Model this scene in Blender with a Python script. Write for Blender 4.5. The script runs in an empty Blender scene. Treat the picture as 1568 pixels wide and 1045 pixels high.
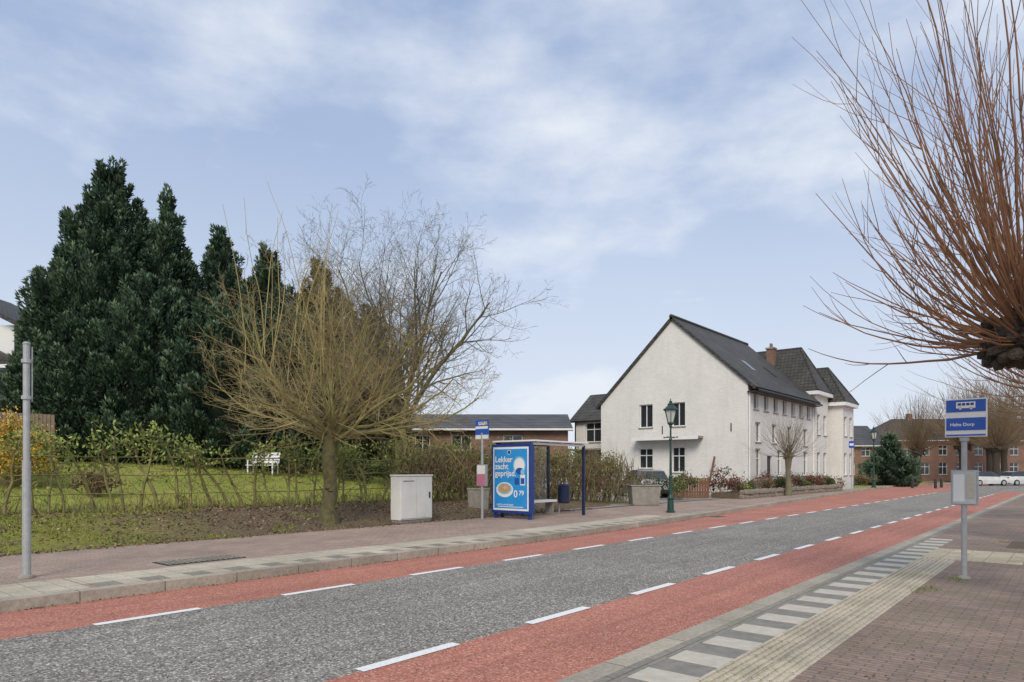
import bpy, math, random
import numpy as np
from mathutils import Vector, Matrix, noise
random.seed(7); rng=np.random.default_rng(7)
sc=bpy.context.scene
# ------------------------------------------------------------------ helpers
CA=math.radians(39.8); cC,sC=math.cos(CA),math.sin(CA)
def site(e,n):            # survey grid (east,north) -> road axes (x along road, y across)
    return (sC*e+cC*n, -cC*e+sC*n)
def smooth(a,b,x):
    x=min(1,max(0,(x-a)/(b-a))); return x*x*(3-2*x)
def R(a,b): return random.uniform(a,b)
RING={n:(np.cos(np.arange(n)*2*math.pi/n)[None,:,None],np.sin(np.arange(n)*2*math.pi/n)[None,:,None]) for n in range(3,33)}
class MB:
    def __init__(s): s.c=[]; s.mats=[]; s.n=0
    def mi(s,m):
        if m not in s.mats: s.mats.append(m)
        return s.mats.index(m)
    def add(s,V,F,m,tone=0.5):
        V=np.asarray(V,float); F=np.asarray(F,int)
        t=np.full(len(F),tone) if np.isscalar(tone) else np.asarray(tone)
        s.c.append((V,F+s.n,s.mi(m),t)); s.n+=len(V)
    def box(s,x0,x1,y0,y1,z0,z1,m,tone=.5):
        V=[(x0,y0,z0),(x1,y0,z0),(x1,y1,z0),(x0,y1,z0),(x0,y0,z1),(x1,y0,z1),(x1,y1,z1),(x0,y1,z1)]
        s.add(V,[(0,3,2,1),(4,5,6,7),(0,1,5,4),(1,2,6,5),(2,3,7,6),(3,0,4,7)],m,tone)
    def hexa(s,V,m,tone=.5):
        s.add(V,[(0,3,2,1),(4,5,6,7),(0,1,5,4),(1,2,6,5),(2,3,7,6),(3,0,4,7)],m,tone)
    def quad(s,a,b,c,d,m,tone=.5): s.add([a,b,c,d],[(0,1,2,3)],m,tone)
    def poly(s,P,m): s.add(P,[tuple(range(len(P)))],m)
    def tube(s,P,r,n,m,tone=.5,cap=False):
        P=np.asarray(P,float); k=len(P); r=np.broadcast_to(np.asarray(r,float),(k,))
        T=np.empty_like(P); T[1:-1]=P[2:]-P[:-2]; T[0]=P[1]-P[0]; T[-1]=P[-1]-P[-2]
        ref=np.array([0,0,1.]) if abs(T[0][2])<.8*math.sqrt((T[0]**2).sum()) else np.array([1.,0,0])
        S=np.cross(T,ref); S/=np.sqrt((S*S).sum(1))[:,None]+1e-9
        U=np.cross(S,T); U/=np.sqrt((U*U).sum(1))[:,None]+1e-9
        ca,sa=RING[n]
        V=(P[:,None,:]+r[:,None,None]*(ca*S[:,None,:]+sa*U[:,None,:])).reshape(-1,3)
        i=np.arange(k-1)[:,None]*n; j=np.arange(n)[None,:]; j2=(j+1)%n
        F=np.stack([i+j,i+j2,i+n+j2,i+n+j],-1).reshape(-1,4)
        s.add(V,F,m,tone)
        if cap:
            s.add(V[-n:],[tuple(range(n))],m,tone); s.add(V[:n],[tuple(range(n))[::-1]],m,tone)
    def lathe(s,x,y,prof,n,m,tone=.5):
        a=np.arange(n)*2*math.pi/n+math.pi/n
        V=[(x+q*math.cos(b),y+q*math.sin(b),z) for z,q in prof for b in a]
        F=[(i*n+j,i*n+(j+1)%n,(i+1)*n+(j+1)%n,(i+1)*n+j) for i in range(len(prof)-1) for j in range(n)]
        s.add(V,F,m,tone)
        s.add(V[-n:],[tuple(range(n))],m,tone)
    def leaves(s,C,D,L,W,m,tone):
        C=np.asarray(C,float); N=len(C); D=np.asarray(D,float)
        D=D/(np.linalg.norm(D,axis=1)[:,None]+1e-9)
        S=np.cross(D,rng.normal(size=(N,3))); S/=np.linalg.norm(S,axis=1)[:,None]+1e-9
        L=(np.broadcast_to(L,(N,))*rng.uniform(.6,1.3,N))[:,None]; W=(np.broadcast_to(W,(N,))*rng.uniform(.7,1.3,N))[:,None]
        V=np.stack([C,C+D*L*.5+S*W*.5,C+D*L,C+D*L*.5-S*W*.5],1).reshape(-1,3)
        s.add(V,np.arange(4*N).reshape(N,4),m,tone)
    def build(s,name,loc=(0,0,0),parent=None,smooth=False,rot=0,bevel=0):
        V=np.concatenate([c[0] for c in s.c])
        if parent is None: V=V-np.array(loc)
        me=bpy.data.meshes.new(name)
        me.vertices.add(len(V)); me.vertices.foreach_set('co',V.astype(np.float32).ravel())
        lo=np.concatenate([c[1].ravel() for c in s.c])
        sizes=np.concatenate([np.full(len(c[1]),c[1].shape[1]) for c in s.c])
        me.loops.add(len(lo)); me.loops.foreach_set('vertex_index',lo.astype(np.int32))
        me.polygons.add(len(sizes))
        st=np.concatenate([[0],np.cumsum(sizes)[:-1]])
        me.polygons.foreach_set('loop_start',st.astype(np.int32))
        me.polygons.foreach_set('material_index',np.concatenate([np.full(len(c[1]),c[2]) for c in s.c]).astype(np.int32))
        me.update(calc_edges=True)
        me.polygons.foreach_set('use_smooth',np.full(len(sizes),smooth))
        at=me.attributes.new('tone','FLOAT','FACE'); at.data.foreach_set('value',np.concatenate([c[3] for c in s.c]).astype(np.float32))
        for m in s.mats: me.materials.append(m)
        if len(V)<50000: me.validate()
        o=bpy.data.objects.new(name,me); sc.collection.objects.link(o)
        if parent: o.parent=parent
        else: o.location=loc; o.rotation_euler=(0,0,rot)
        if bevel:
            b=o.modifiers.new('bev','BEVEL'); b.width=bevel; b.segments=2; b.limit_method='ANGLE'
        return o
class Obj:      # empty + named child parts; geometry given in local coordinates
    def __init__(s,name,loc=(0,0,0),rot=0): s.name=name; s.loc=loc; s.rot=rot; s.p={}
    def __getitem__(s,k):
        if k not in s.p: s.p[k]=MB()
        return s.p[k]
    def done(s,smooth=(),bevel={}):
        e=bpy.data.objects.new(s.name,None); sc.collection.objects.link(e)
        e.location=s.loc; e.rotation_euler=(0,0,s.rot); e.empty_display_size=.3
        for k,m in s.p.items(): m.build(k,parent=e,smooth=k in smooth,bevel=bevel.get(k,0))
        return e
# ------------------------------------------------------------------ materials
def nt(name):
    m=bpy.data.materials.new(name); m.use_nodes=True; t=m.node_tree
    return m,t,t.nodes,t.links,t.nodes['Principled BSDF']
def col(c): return (c[0],c[1],c[2],1)
def nz(t,vec,scale,detail=4,rough=.55):
    n=t.nodes.new('ShaderNodeTexNoise'); n.inputs['Scale'].default_value=scale; n.inputs['Detail'].default_value=detail; n.inputs['Roughness'].default_value=rough
    if vec is not None: t.links.new(vec,n.inputs['Vector'])
    return n.outputs['Fac']
def ramp(t,f,stops):
    r=t.nodes.new('ShaderNodeValToRGB'); e=r.color_ramp.elements
    while len(e)<len(stops): e.new(.5)
    for i,(p,c) in enumerate(stops): e[i].position=p; e[i].color=col(c)
    t.links.new(f,r.inputs['Fac']); return r.outputs['Color']
def mixc(t,f,a,b,mode='MIX'):
    n=t.nodes.new('ShaderNodeMix'); n.data_type='RGBA'; n.blend_type=mode
    for k,v in ((0,f),(6,a),(7,b)):
        if isinstance(v,(int,float)): n.inputs[k].default_value=v
        elif isinstance(v,tuple): n.inputs[k].default_value=col(v)
        else: t.links.new(v,n.inputs[k])
    return n.outputs[2]
def bumpn(t,h,strength,dist,bsdf,nrm=None):
    b=t.nodes.new('ShaderNodeBump'); b.inputs['Strength'].default_value=strength; b.inputs['Distance'].default_value=dist
    t.links.new(h,b.inputs['Height'])
    if nrm: t.links.new(nrm,b.inputs['Normal'])
    t.links.new(b.outputs[0],bsdf.inputs['Normal']); return b.outputs[0]
def oc(t): return t.nodes.new('ShaderNodeTexCoord').outputs['Object']
def math_(t,op,a,b=None):
    n=t.nodes.new('ShaderNodeMath'); n.operation=op
    for i,v in enumerate((a,b)):
        if v is None: continue
        if isinstance(v,(int,float)): n.inputs[i].default_value=v
        else: t.links.new(v,n.inputs[i])
    return n.outputs[0]
def maprange(t,v,a,b,c=0,d=1):
    n=t.nodes.new('ShaderNodeMapRange'); t.links.new(v,n.inputs[0])
    for i,x in enumerate((a,b,c,d)): n.inputs[i+1].default_value=x
    return n.outputs[0]
def mat(name,c,c2=None,scale=6,rough=.8,bump=0,bscale=60,metal=0,spec=.3,dist=.01):
    m,t,N,L,b=nt(name); v=oc(t)
    if c2 is None: c2=tuple(x*.8 for x in c)
    f=nz(t,v,scale,4,.6)
    L.new(ramp(t,f,[(.3,c),(.7,c2)]),b.inputs['Base Color'])
    b.inputs['Roughness'].default_value=rough; b.inputs['Metallic'].default_value=metal; b.inputs['Specular IOR Level'].default_value=spec
    if bump: bumpn(t,nz(t,v,bscale,3),bump,dist,b)
    return m
def tonemat(name,stops,rough=.7,var=2.0):
    m,t,N,L,b=nt(name)
    a=N.new('ShaderNodeAttribute'); a.attribute_name='tone'
    c=ramp(t,a.outputs['Fac'],stops)
    f=nz(t,oc(t),var,2)
    c=mixc(t,1.0,c,ramp(t,f,[(.3,(.72,.72,.72)),(.7,(1.2,1.2,1.2))]),'MULTIPLY')
    L.new(c,b.inputs['Base Color']); b.inputs['Roughness'].default_value=rough; b.inputs['Specular IOR Level'].default_value=.2
    return m
def pavers(name,c1,c2,mortar,w,h,mort=.006,rot=0,big=(.75,1.15),moss=0,bump=.5,wall=False,offset=.5,rough=.85,grime=0):
    m,t,N,L,b=nt(name); v=oc(t)
    if wall:
        sp=N.new('ShaderNodeSeparateXYZ'); L.new(v,sp.inputs[0]); cb=N.new('ShaderNodeCombineXYZ')
        L.new(math_(t,'ADD',sp.outputs[0],sp.outputs[1]),cb.inputs[0]); L.new(sp.outputs[2],cb.inputs[1]); vv=cb.outputs[0]
    else:
        mp=N.new('ShaderNodeMapping'); mp.inputs['Rotation'].default_value=(0,0,rot); L.new(v,mp.inputs[0]); vv=mp.outputs[0]
    br=N.new('ShaderNodeTexBrick'); L.new(vv,br.inputs['Vector']); br.offset=offset
    br.inputs['Color1'].default_value=col(c1); br.inputs['Color2'].default_value=col(c2); br.inputs['Mortar'].default_value=col(mortar)
    br.inputs['Scale'].default_value=1; br.inputs['Mortar Size'].default_value=mort; br.inputs['Mortar Smooth'].default_value=.3
    br.inputs['Brick Width'].default_value=w; br.inputs['Row Height'].default_value=h
    c=mixc(t,1.0,br.outputs['Color'],ramp(t,nz(t,v,.7,6,.65),[(.3,(big[0],)*3),(.7,(big[1],)*3)]),'MULTIPLY')
    c=mixc(t,1.0,c,ramp(t,nz(t,v,25,3,.6),[(.3,(.8,.8,.8)),(.7,(1.15,1.15,1.15))]),'MULTIPLY')
    if moss:
        c=mixc(t,maprange(t,nz(t,v,1.3,6,.7),.52,.7,0,moss),c,(.15,.155,.07))
    if grime:
        mp2=N.new('ShaderNodeMapping'); mp2.inputs['Scale'].default_value=(2.5,2.5,.25); L.new(v,mp2.inputs[0])
        c=mixc(t,maprange(t,nz(t,mp2.outputs[0],1.0,5,.7),.5,.75,0,grime),c,(.46,.45,.41))
        s2=N.new('ShaderNodeSeparateXYZ'); L.new(v,s2.inputs[0])
        c=mixc(t,math_(t,'MULTIPLY',maprange(t,s2.outputs[2],.1,1.1,.7,0),nz(t,v,3,4,.7)),c,(.28,.29,.22))
    L.new(c,b.inputs['Base Color']); b.inputs['Roughness'].default_value=rough; b.inputs['Specular IOR Level'].default_value=.25
    n1=bumpn(t,br.outputs['Fac'],bump,-.006,b)
    bumpn(t,nz(t,v,90,3),.25,.004,b,n1)
    return m
def aggregate(name,base,light,dark,spec=.3):
    m,t,N,L,b=nt(name); v=oc(t)
    vo=N.new('ShaderNodeTexVoronoi'); vo.inputs['Scale'].default_value=62; L.new(v,vo.inputs['Vector'])
    sp=N.new('ShaderNodeSeparateColor'); L.new(vo.outputs['Color'],sp.inputs[0])
    c=ramp(t,sp.outputs[0],[(0,dark),(.35,base),(.75,base),(1,light)])
    c=mixc(t,1.0,c,ramp(t,nz(t,v,.5,7,.6),[(.3,(.86,)*3),(.7,(1.12,)*3)]),'MULTIPLY')
    mp=N.new('ShaderNodeMapping'); mp.inputs['Scale'].default_value=(.06,2.2,1); L.new(v,mp.inputs[0])
    c=mixc(t,1.0,c,ramp(t,nz(t,mp.outputs[0],1.5,4,.6),[(.3,(.84,)*3),(.7,(1.12,)*3)]),'MULTIPLY')
    c=mixc(t,maprange(t,nz(t,v,2.5,5,.75),.60,.72,0,.35),c,dark)
    # fine meandering cracks
    dn=N.new('ShaderNodeVectorMath'); dn.operation='ADD'; nn=N.new('ShaderNodeTexNoise'); nn.inputs['Scale'].default_value=2.5; nn.inputs['Detail'].default_value=5
    L.new(v,nn.inputs['Vector']); L.new(v,dn.inputs[0]); L.new(nn.outputs['Color'],dn.inputs[1])
    w=N.new('ShaderNodeTexVoronoi'); w.feature='DISTANCE_TO_EDGE'; w.inputs['Scale'].default_value=.33; L.new(dn.outputs[0],w.inputs['Vector'])
    c=mixc(t,math_(t,'MULTIPLY',maprange(t,w.outputs['Distance'],.001,.006,.6,0),maprange(t,nz(t,v,.4,2),.5,.55)),c,dark)
    L.new(c,b.inputs['Base Color']); b.inputs['Roughness'].default_value=.8; b.inputs['Specular IOR Level'].default_value=spec
    bumpn(t,vo.outputs['Distance'],.35,.006,b)
    return m
M_asph=aggregate('asphalt',(.225,.207,.178),(.60,.565,.50),(.06,.055,.048))
M_red=aggregate('red_asphalt',(.42,.165,.115),(.58,.34,.26),(.24,.09,.068))
def paintmat():
    m,t,N,L,b=nt('road_paint'); v=oc(t)
    f=maprange(t,nz(t,v,40,5,.8),.54,.68)
    L.new(mixc(t,f,(.80,.80,.78),(.38,.36,.33)),b.inputs['Base Color']); b.inputs['Roughness'].default_value=.6
    return m
M_paint=paintmat()
M_kerb=pavers('kerb_stone',(.42,.375,.30),(.36,.32,.26),(.17,.15,.12),1.0,3.0,.008,moss=.35,big=(.7,1.2))
M_flag_light=pavers('light_tile',(.54,.48,.37),(.47,.42,.33),(.27,.24,.19),.3,.3,.006,moss=.3,offset=0)
M_flag_white=mat('white_tile',(.54,.50,.42),(.42,.39,.32),9,.8,.2)
M_flag_dark=mat('dark_tile',(.18,.17,.15),(.26,.245,.21),9,.8,.2)
M_band=pavers('grey_tile',(.30,.275,.23),(.245,.23,.195),(.14,.125,.10),.3,.15,.006,moss=.3)
M_brick_near=pavers('brick_paving',(.31,.225,.175),(.235,.175,.145),(.15,.125,.10),.21,.07,.007,rot=math.radians(90),moss=.35,big=(.7,1.2))
M_brick_far=pavers('brick_paving_pale',(.42,.31,.25),(.34,.255,.21),(.22,.18,.145),.21,.105,.007,rot=0,moss=.2)
M_yard=pavers('yard_paving',(.32,.295,.27),(.27,.245,.225),(.17,.15,.14),.2,.1,.006,moss=.3)
M_white_wall=pavers('white_painted_brick',(.80,.785,.735),(.74,.725,.68),(.66,.645,.60),.22,.075,.008,wall=True,big=(.92,1.03),bump=.7,rough=.7,grime=.25)
M_white=mat('white_paint',(.78,.78,.77),(.72,.72,.71),3,.5)
M_brick=pavers('red_brick_wall',(.27,.135,.095),(.20,.10,.07),(.27,.22,.18),.22,.065,.01,wall=True)
M_tile=pavers('roof_tiles',(.085,.080,.074),(.062,.058,.055),(.018,.018,.018),.28,.24,.02,wall=True,bump=1.0,rough=.6,moss=.3)
M_tile2=pavers('roof_tiles_grey',(.115,.115,.12),(.085,.086,.092),(.03,.03,.03),.28,.24,.02,wall=True,bump=1.0,rough=.6)
M_dark=mat('dark_paint',(.03,.03,.033),(.045,.045,.045),5,.5)
M_glass,_t,_n,_l,_b=nt('window_glass'); _b.inputs['Base Color'].default_value=(.03,.035,.04,1); _b.inputs['Roughness'].default_value=.08; _b.inputs['Specular IOR Level'].default_value=.8
M_clear,_t,_n,_l,_b=nt('shelter_glass'); _b.inputs['Base Color'].default_value=(.8,.85,.85,1); _b.inputs['Roughness'].default_value=.03; _b.inputs['Alpha'].default_value=.06
M_blue=mat('blue_paint',(.012,.04,.20),(.015,.045,.23),4,.35,spec=.5)
M_navy=mat('navy_frame',(.010,.018,.06),(.014,.022,.07),4,.4,spec=.5)
M_sky_blue=mat('poster_blue',(.02,.25,.62),(.03,.30,.68),2,.3,spec=.5)
M_steel=mat('galvanised_steel',(.45,.46,.46),(.36,.37,.37),14,.45,.1,metal=.3)
M_concrete=mat('concrete',(.32,.30,.26),(.22,.205,.175),5,.9,.5,40)
M_green=mat('dark_green_iron',(.012,.045,.035),(.02,.06,.045),6,.4,spec=.5)
M_lglass=mat('lantern_glass',(.55,.57,.55),(.45,.47,.46),4,.2,spec=.6)
M_wood=mat('brown_wood',(.20,.10,.06),(.14,.07,.04),4,.8,.3)
M_greywood=mat('weathered_wood',(.24,.18,.13),(.16,.12,.09),3,.85,.3)
M_cladding=mat('grey_cladding',(.10,.11,.125),(.07,.08,.09),3,.7)
M_rubber=mat('rubber',(.02,.02,.02),None,5,.8)
M_cab=mat('cabinet_grey',(.76,.75,.70),(.64,.63,.585),1.8,.5,.05)
M_soil=mat('soil',(.15,.11,.075),(.09,.066,.046),9,.95,.6,20)
M_stone=mat('rough_stone',(.26,.215,.17),(.15,.125,.10),6,.9,.8,8,dist=.05)
M_bark_m=mat('mossy_bark',(.17,.155,.06),(.075,.062,.042),6,.9,.9,25,dist=.03)
M_stem=mat('mossy_stems',(.29,.28,.10),(.18,.145,.07),5,.9)
M_bark_y=mat('yellow_shoots',(.41,.34,.14),(.27,.215,.095),2,.75)
M_bark_o=mat('olive_twigs',(.30,.235,.12),(.19,.15,.085),2,.85)
M_bark_tw=mat('brown_twigs',(.27,.19,.115),(.18,.13,.08),2,.85)
M_bark_r=mat('reddish_shoots',(.30,.155,.08),(.17,.09,.058),1.5,.65)
M_bark_d=mat('dark_bark',(.10,.078,.058),(.04,.031,.025),14,.95,1,30,dist=.05)
M_bark_g=mat('grey_twigs',(.20,.175,.11),(.13,.11,.075),2,.85)
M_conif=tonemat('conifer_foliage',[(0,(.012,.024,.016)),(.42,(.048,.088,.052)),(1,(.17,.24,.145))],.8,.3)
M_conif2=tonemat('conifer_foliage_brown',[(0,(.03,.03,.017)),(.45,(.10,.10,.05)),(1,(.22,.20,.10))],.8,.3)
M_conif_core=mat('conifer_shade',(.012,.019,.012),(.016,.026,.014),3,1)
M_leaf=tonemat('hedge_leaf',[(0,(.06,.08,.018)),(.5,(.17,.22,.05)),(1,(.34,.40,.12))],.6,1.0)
M_litter=tonemat('leaf_litter',[(0,(.07,.048,.03)),(.6,(.20,.14,.085)),(1,(.34,.26,.165))],.9,1.0)
M_grass=tonemat('grass_blades',[(0,(.11,.14,.025)),(.5,(.24,.275,.055)),(1,(.38,.40,.12))],.8,.6)
M_orange=tonemat('orange_shrub',[(0,(.18,.14,.02)),(.5,(.60,.34,.04)),(1,(.78,.54,.09))],.8,1)
M_shrub=tonemat('shrub_leaf',[(0,(.02,.03,.012)),(.5,(.07,.10,.035)),(1,(.16,.20,.06))],.7,1)
M_redshrub=tonemat('red_shrub',[(0,(.05,.02,.015)),(.5,(.16,.07,.05)),(1,(.25,.12,.09))],.7,1)
# ------------------------------------------------------------------ terrain
def ground_z(s,t):
    f=1-smooth(20,30,s)
    h=.12+ .42*smooth(14.3,17.6,t)+1.36*smooth(19,32,t)
    return .105+(h-.12)*f
def terrain():
    xs=sorted(set([-600,-300,-150,-80,-50]+list(np.arange(-30,60,.8))+list(range(60,140,6))+[180,260,400,700]))
    ys=sorted(set([-600,-250,-100,-50,-30,-15,-10,0,5,9,13.9,14.2]+list(np.arange(14.6,50,.8))+[55,65,80,120,200,400,800]))
    V=[];
    for y in ys:
        for x in xs:
            if -15<y<14.0: z=-.06
            elif y<=-15: z=.10
            else:
                z=ground_z(x,y)
                if y>14.6 and x<30 : z+=.05*noise.noise(Vector((x*.7,y*.7,0)))
            if x>62 and y<14: z=-.06
            V.append((x,y,z))
    nx=len(xs); F=[(j*nx+i,j*nx+i+1,(j+1)*nx+i+1,(j+1)*nx+i) for j in range(len(ys)-1) for i in range(nx-1)]
    m,t,N,L,b=nt('ground_surface')
    g=N.new('ShaderNodeNewGeometry').outputs['Position']; sp=N.new('ShaderNodeSeparateXYZ'); L.new(g,sp.inputs[0])
    X,Y=sp.outputs[0],sp.outputs[1]
    n1=nz(t,g,1.1,6,.65); n2=nz(t,g,14,5,.7); n3=nz(t,g,.35,4,.6)
    soil=ramp(t,n2,[(.3,(.075,.056,.038)),(.5,(.15,.113,.078)),(.7,(.27,.215,.15))])
    moss=ramp(t,n2,[(.3,(.14,.145,.03)),(.7,(.29,.29,.07))])
    lawn=mixc(t,maprange(t,n3,.4,.62),ramp(t,n2,[(.3,(.19,.225,.04)),(.7,(.31,.345,.08))]),ramp(t,n2,[(.3,(.24,.25,.055)),(.7,(.38,.38,.11))]))
    lawn=mixc(t,maprange(t,n1,.55,.70,0,.75),lawn,(.20,.165,.08))
    fm=math_(t,'MULTIPLY',maprange(t,math_(t,'ADD',X,math_(t,'MULTIPLY',n1,8)),9,12.5,1,0),maprange(t,n1,.36,.48))
    fm=math_(t,'MAXIMUM',fm,maprange(t,n1,.56,.66,0,.4))
    verge=mixc(t,fm,soil,moss)
    yy=math_(t,'ADD',math_(t,'ADD',Y,math_(t,'MULTIPLY',X,.152)),math_(t,'MULTIPLY',n1,1.6))
    c=mixc(t,maprange(t,yy,20.5,21.3),verge,lawn)
    L.new(c,b.inputs['Base Color']); b.inputs['Roughness'].default_value=.95; b.inputs['Specular IOR Level'].default_value=.1
    bumpn(t,n2,.9,.05,b)
    mb=MB(); mb.add(V,F,m); mb.build('ground',smooth=True)
terrain()
KP=[(-60,9.3),(12,9.3),(20,9.65),(34,10.9),(60,13),(110,15.5)]
def kt(s): return float(np.interp(s,[p[0] for p in KP],[p[1] for p in KP]))
NT=2.84
SS=[-60,-20,0,6,12,16,20,24,28,34,40,48,60,75,90,110]
def strip(name,ss,f0,f1,z,m):
    mb=MB()
    for a,b in zip(ss[:-1],ss[1:]):
        mb.quad((a,f0(a),z),(b,f0(b),z),(b,f1(b),z),(a,f1(a),z),m)
    return mb.build(name)
strip('road',[-60,62,110],lambda s:4.40,lambda s:7.82,0,M_asph)
strip('cycle_lane',[-60,62],lambda s:NT,lambda s:4.40,.0,M_red)
strip('cycle_lane',SS,lambda s:7.82,kt,.0,M_red)
strip('road_junction',[62,110],lambda s:-14,lambda s:4.4,.0,M_asph)
mb=MB()
for k in range(-12,26):
    for c,t in ((3.2,7.82),(3.95,4.42)):
        c0=c+2.17*k; w=.06
        if c0<56: mb.quad((c0-.55,t-w,.005),(c0+.55,t-w,.005),(c0+.55,t+w,.005),(c0-.55,t+w,.005),M_paint)
mb.build('road_markings')
Z=.12
def slab(name,x0,x1,y0,y1,z0,z1,m,bev=0):
    mb=MB(); mb.box(x0,x1,y0,y1,z0,z1,m); return mb.build(name,bevel=bev)
slab('kerb',-60,62,2.63,NT,-.05,Z,M_kerb,.02)
slab('pavement_band',-60,62,2.50,2.63,-.05,Z-.002,M_band)
slab('pavement',-60,62,-15,2.50,-.05,Z-.004,M_brick_near)
slab('traffic_island',84,106,8.2,12.5,-.05,.12,M_brick_far,.02)
mb=MB()
i=0; x=-8
while x<17:
    mb.box(x+.004,x+.311,2.085,2.496,Z-.01,Z+(.0015 if i%2 else .0),M_flag_white if i%2 else M_flag_dark); x+=.315; i+=1
mb.build('kerb_block_markings',bevel=.004)
mb=MB(); mb.box(-8,13.2,1.57,2.08,Z-.02,Z,M_flag_light)
for k in range(8):
    y=1.60+k*.063; mb.box(-8,13.2,y,y+.026,Z,Z+.014,M_flag_light)
mb.box(13.3,15.0,.7,2.08,Z-.02,Z,M_flag_light)
for k in range(26):
    x=13.34+k*.064; mb.box(x,x+.028,.7,2.08,Z,Z+.012,M_flag_light)
mb.build('tactile_paving')
mb=MB(); mb.box(16.0,17.6,-.6,1.1,Z-.02,Z,M_soil); mb.box(8.4,10,-.9,.3,Z-.02,Z,M_soil); mb.build('tree_pit')
def far(name,off0,off1,z0,z1,m,ss=SS,bev=0):
    mb=MB()
    for a,b in zip(ss[:-1],ss[1:]):
        y0=off0(a) ; y0b=off0(b); y1=off1(a); y1b=off1(b)
        mb.hexa([(a,y0,z0),(b,y0b,z0),(b,y1b,z0),(a,y1,z0),(a,y0,z1),(b,y0b,z1),(b,y1b,z1),(a,y1,z1)],m)
    return mb.build(name,bevel=bev)
far('kerb',kt,lambda s:kt(s)+.2,-.05,Z+.01,M_kerb)
far('pavement',lambda s:kt(s)+.2,lambda s:14.3,-.05,Z-.004,M_brick_far)
far('concrete_apron',lambda s:kt(s)+.205,lambda s:kt(s)+1.35,.05,Z+.004,M_flag_light,[-20,0,3.2])
mb=MB(); x=3.3;i=0
while x<24:
    a,b=x,x+.3; mb.hexa([(a,kt(a)+.21,.05),(b-.01,kt(b)+.21,.05),(b-.01,kt(b)+.62,.05),(a,kt(a)+.62,.05),(a,kt(a)+.21,Z),(b-.01,kt(b)+.21,Z),(b-.01,kt(b)+.62,Z),(a,kt(a)+.62,Z)],M_flag_light if i%2 else M_band); x+=.3;i+=1
mb.build('kerb_block_markings')
far('tactile_paving',lambda s:kt(s)+.64,lambda s:kt(s)+1.35,.05,Z+.001,M_flag_light,[3.25,4,12,16,20])
mb=MB(); mb.box(4.7,6.0,10.85,11.4,.1,Z+.006,M_dark)
for k in range(14): mb.box(4.75+k*.09,4.79+k*.09,10.88,11.37,Z+.006,Z+.016,M_band)
mb.build('drain_grate')
mb=MB(); mb.box(22.2,22.9,kt(22)-.42,kt(22)-.08,-.02,.006,M_dark); mb.build('gutter_drain')
strip('yard',[20.5,30,39.6],lambda s:14.3,lambda s:34,.135,M_yard)
# ------------------------------------------------------------------ trees
def unit(v): v=np.asarray(v,float); return v/(np.linalg.norm(v)+1e-9)
def path(p,d,L,n,trop,jit):
    pts=[np.array(p,float)]; d=unit(d); tr=np.array(trop)/n; J=rng.normal(0,jit,(n,3))
    for i in range(n):
        d=d+tr+J[i]; d=d/math.sqrt(d[0]*d[0]+d[1]*d[1]+d[2]*d[2]); pts.append(pts[-1]+d*L/n)
    return np.array(pts)
def perp(d):
    v=np.cross(d,rng.normal(size=3)); return unit(v)
def grow(mb,p,d,L,r,lev,cfg):
    n=cfg['seg'][lev]; pts=path(p,d,L,n,cfg['trop'][lev],cfg['jit'])
    rt=r*cfg['taper'][lev]
    rads=np.linspace(r,rt,n+1)
    mb.tube(pts,rads,cfg['sides'][lev],cfg['mat'][lev])
    if lev+1>=len(cfg['seg']): return
    k=cfg['kids'][lev]; k=int(k*R(.8,1.2)+.5)
    for i in range(k):
        f=cfg['f0'][lev]+(1-cfg['f0'][lev])*((i+R(.2,.9))/k); f=min(f,.99)
        q=f*n; a=int(q); P=pts[a]+(pts[a+1]-pts[a])*(q-a); D=unit(pts[a+1]-pts[a])
        an=math.radians(R(*cfg['ang'][lev])); dd=D*math.cos(an)+perp(D)*math.sin(an)
        dd[2]+=cfg.get('up',.15)
        grow(mb,P,dd,L*R(*cfg['lr'][lev])*(1.1-.45*f),max(.0045,(r+(rt-r)*f)*cfg['rr'][lev]),lev+1,cfg)
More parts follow.
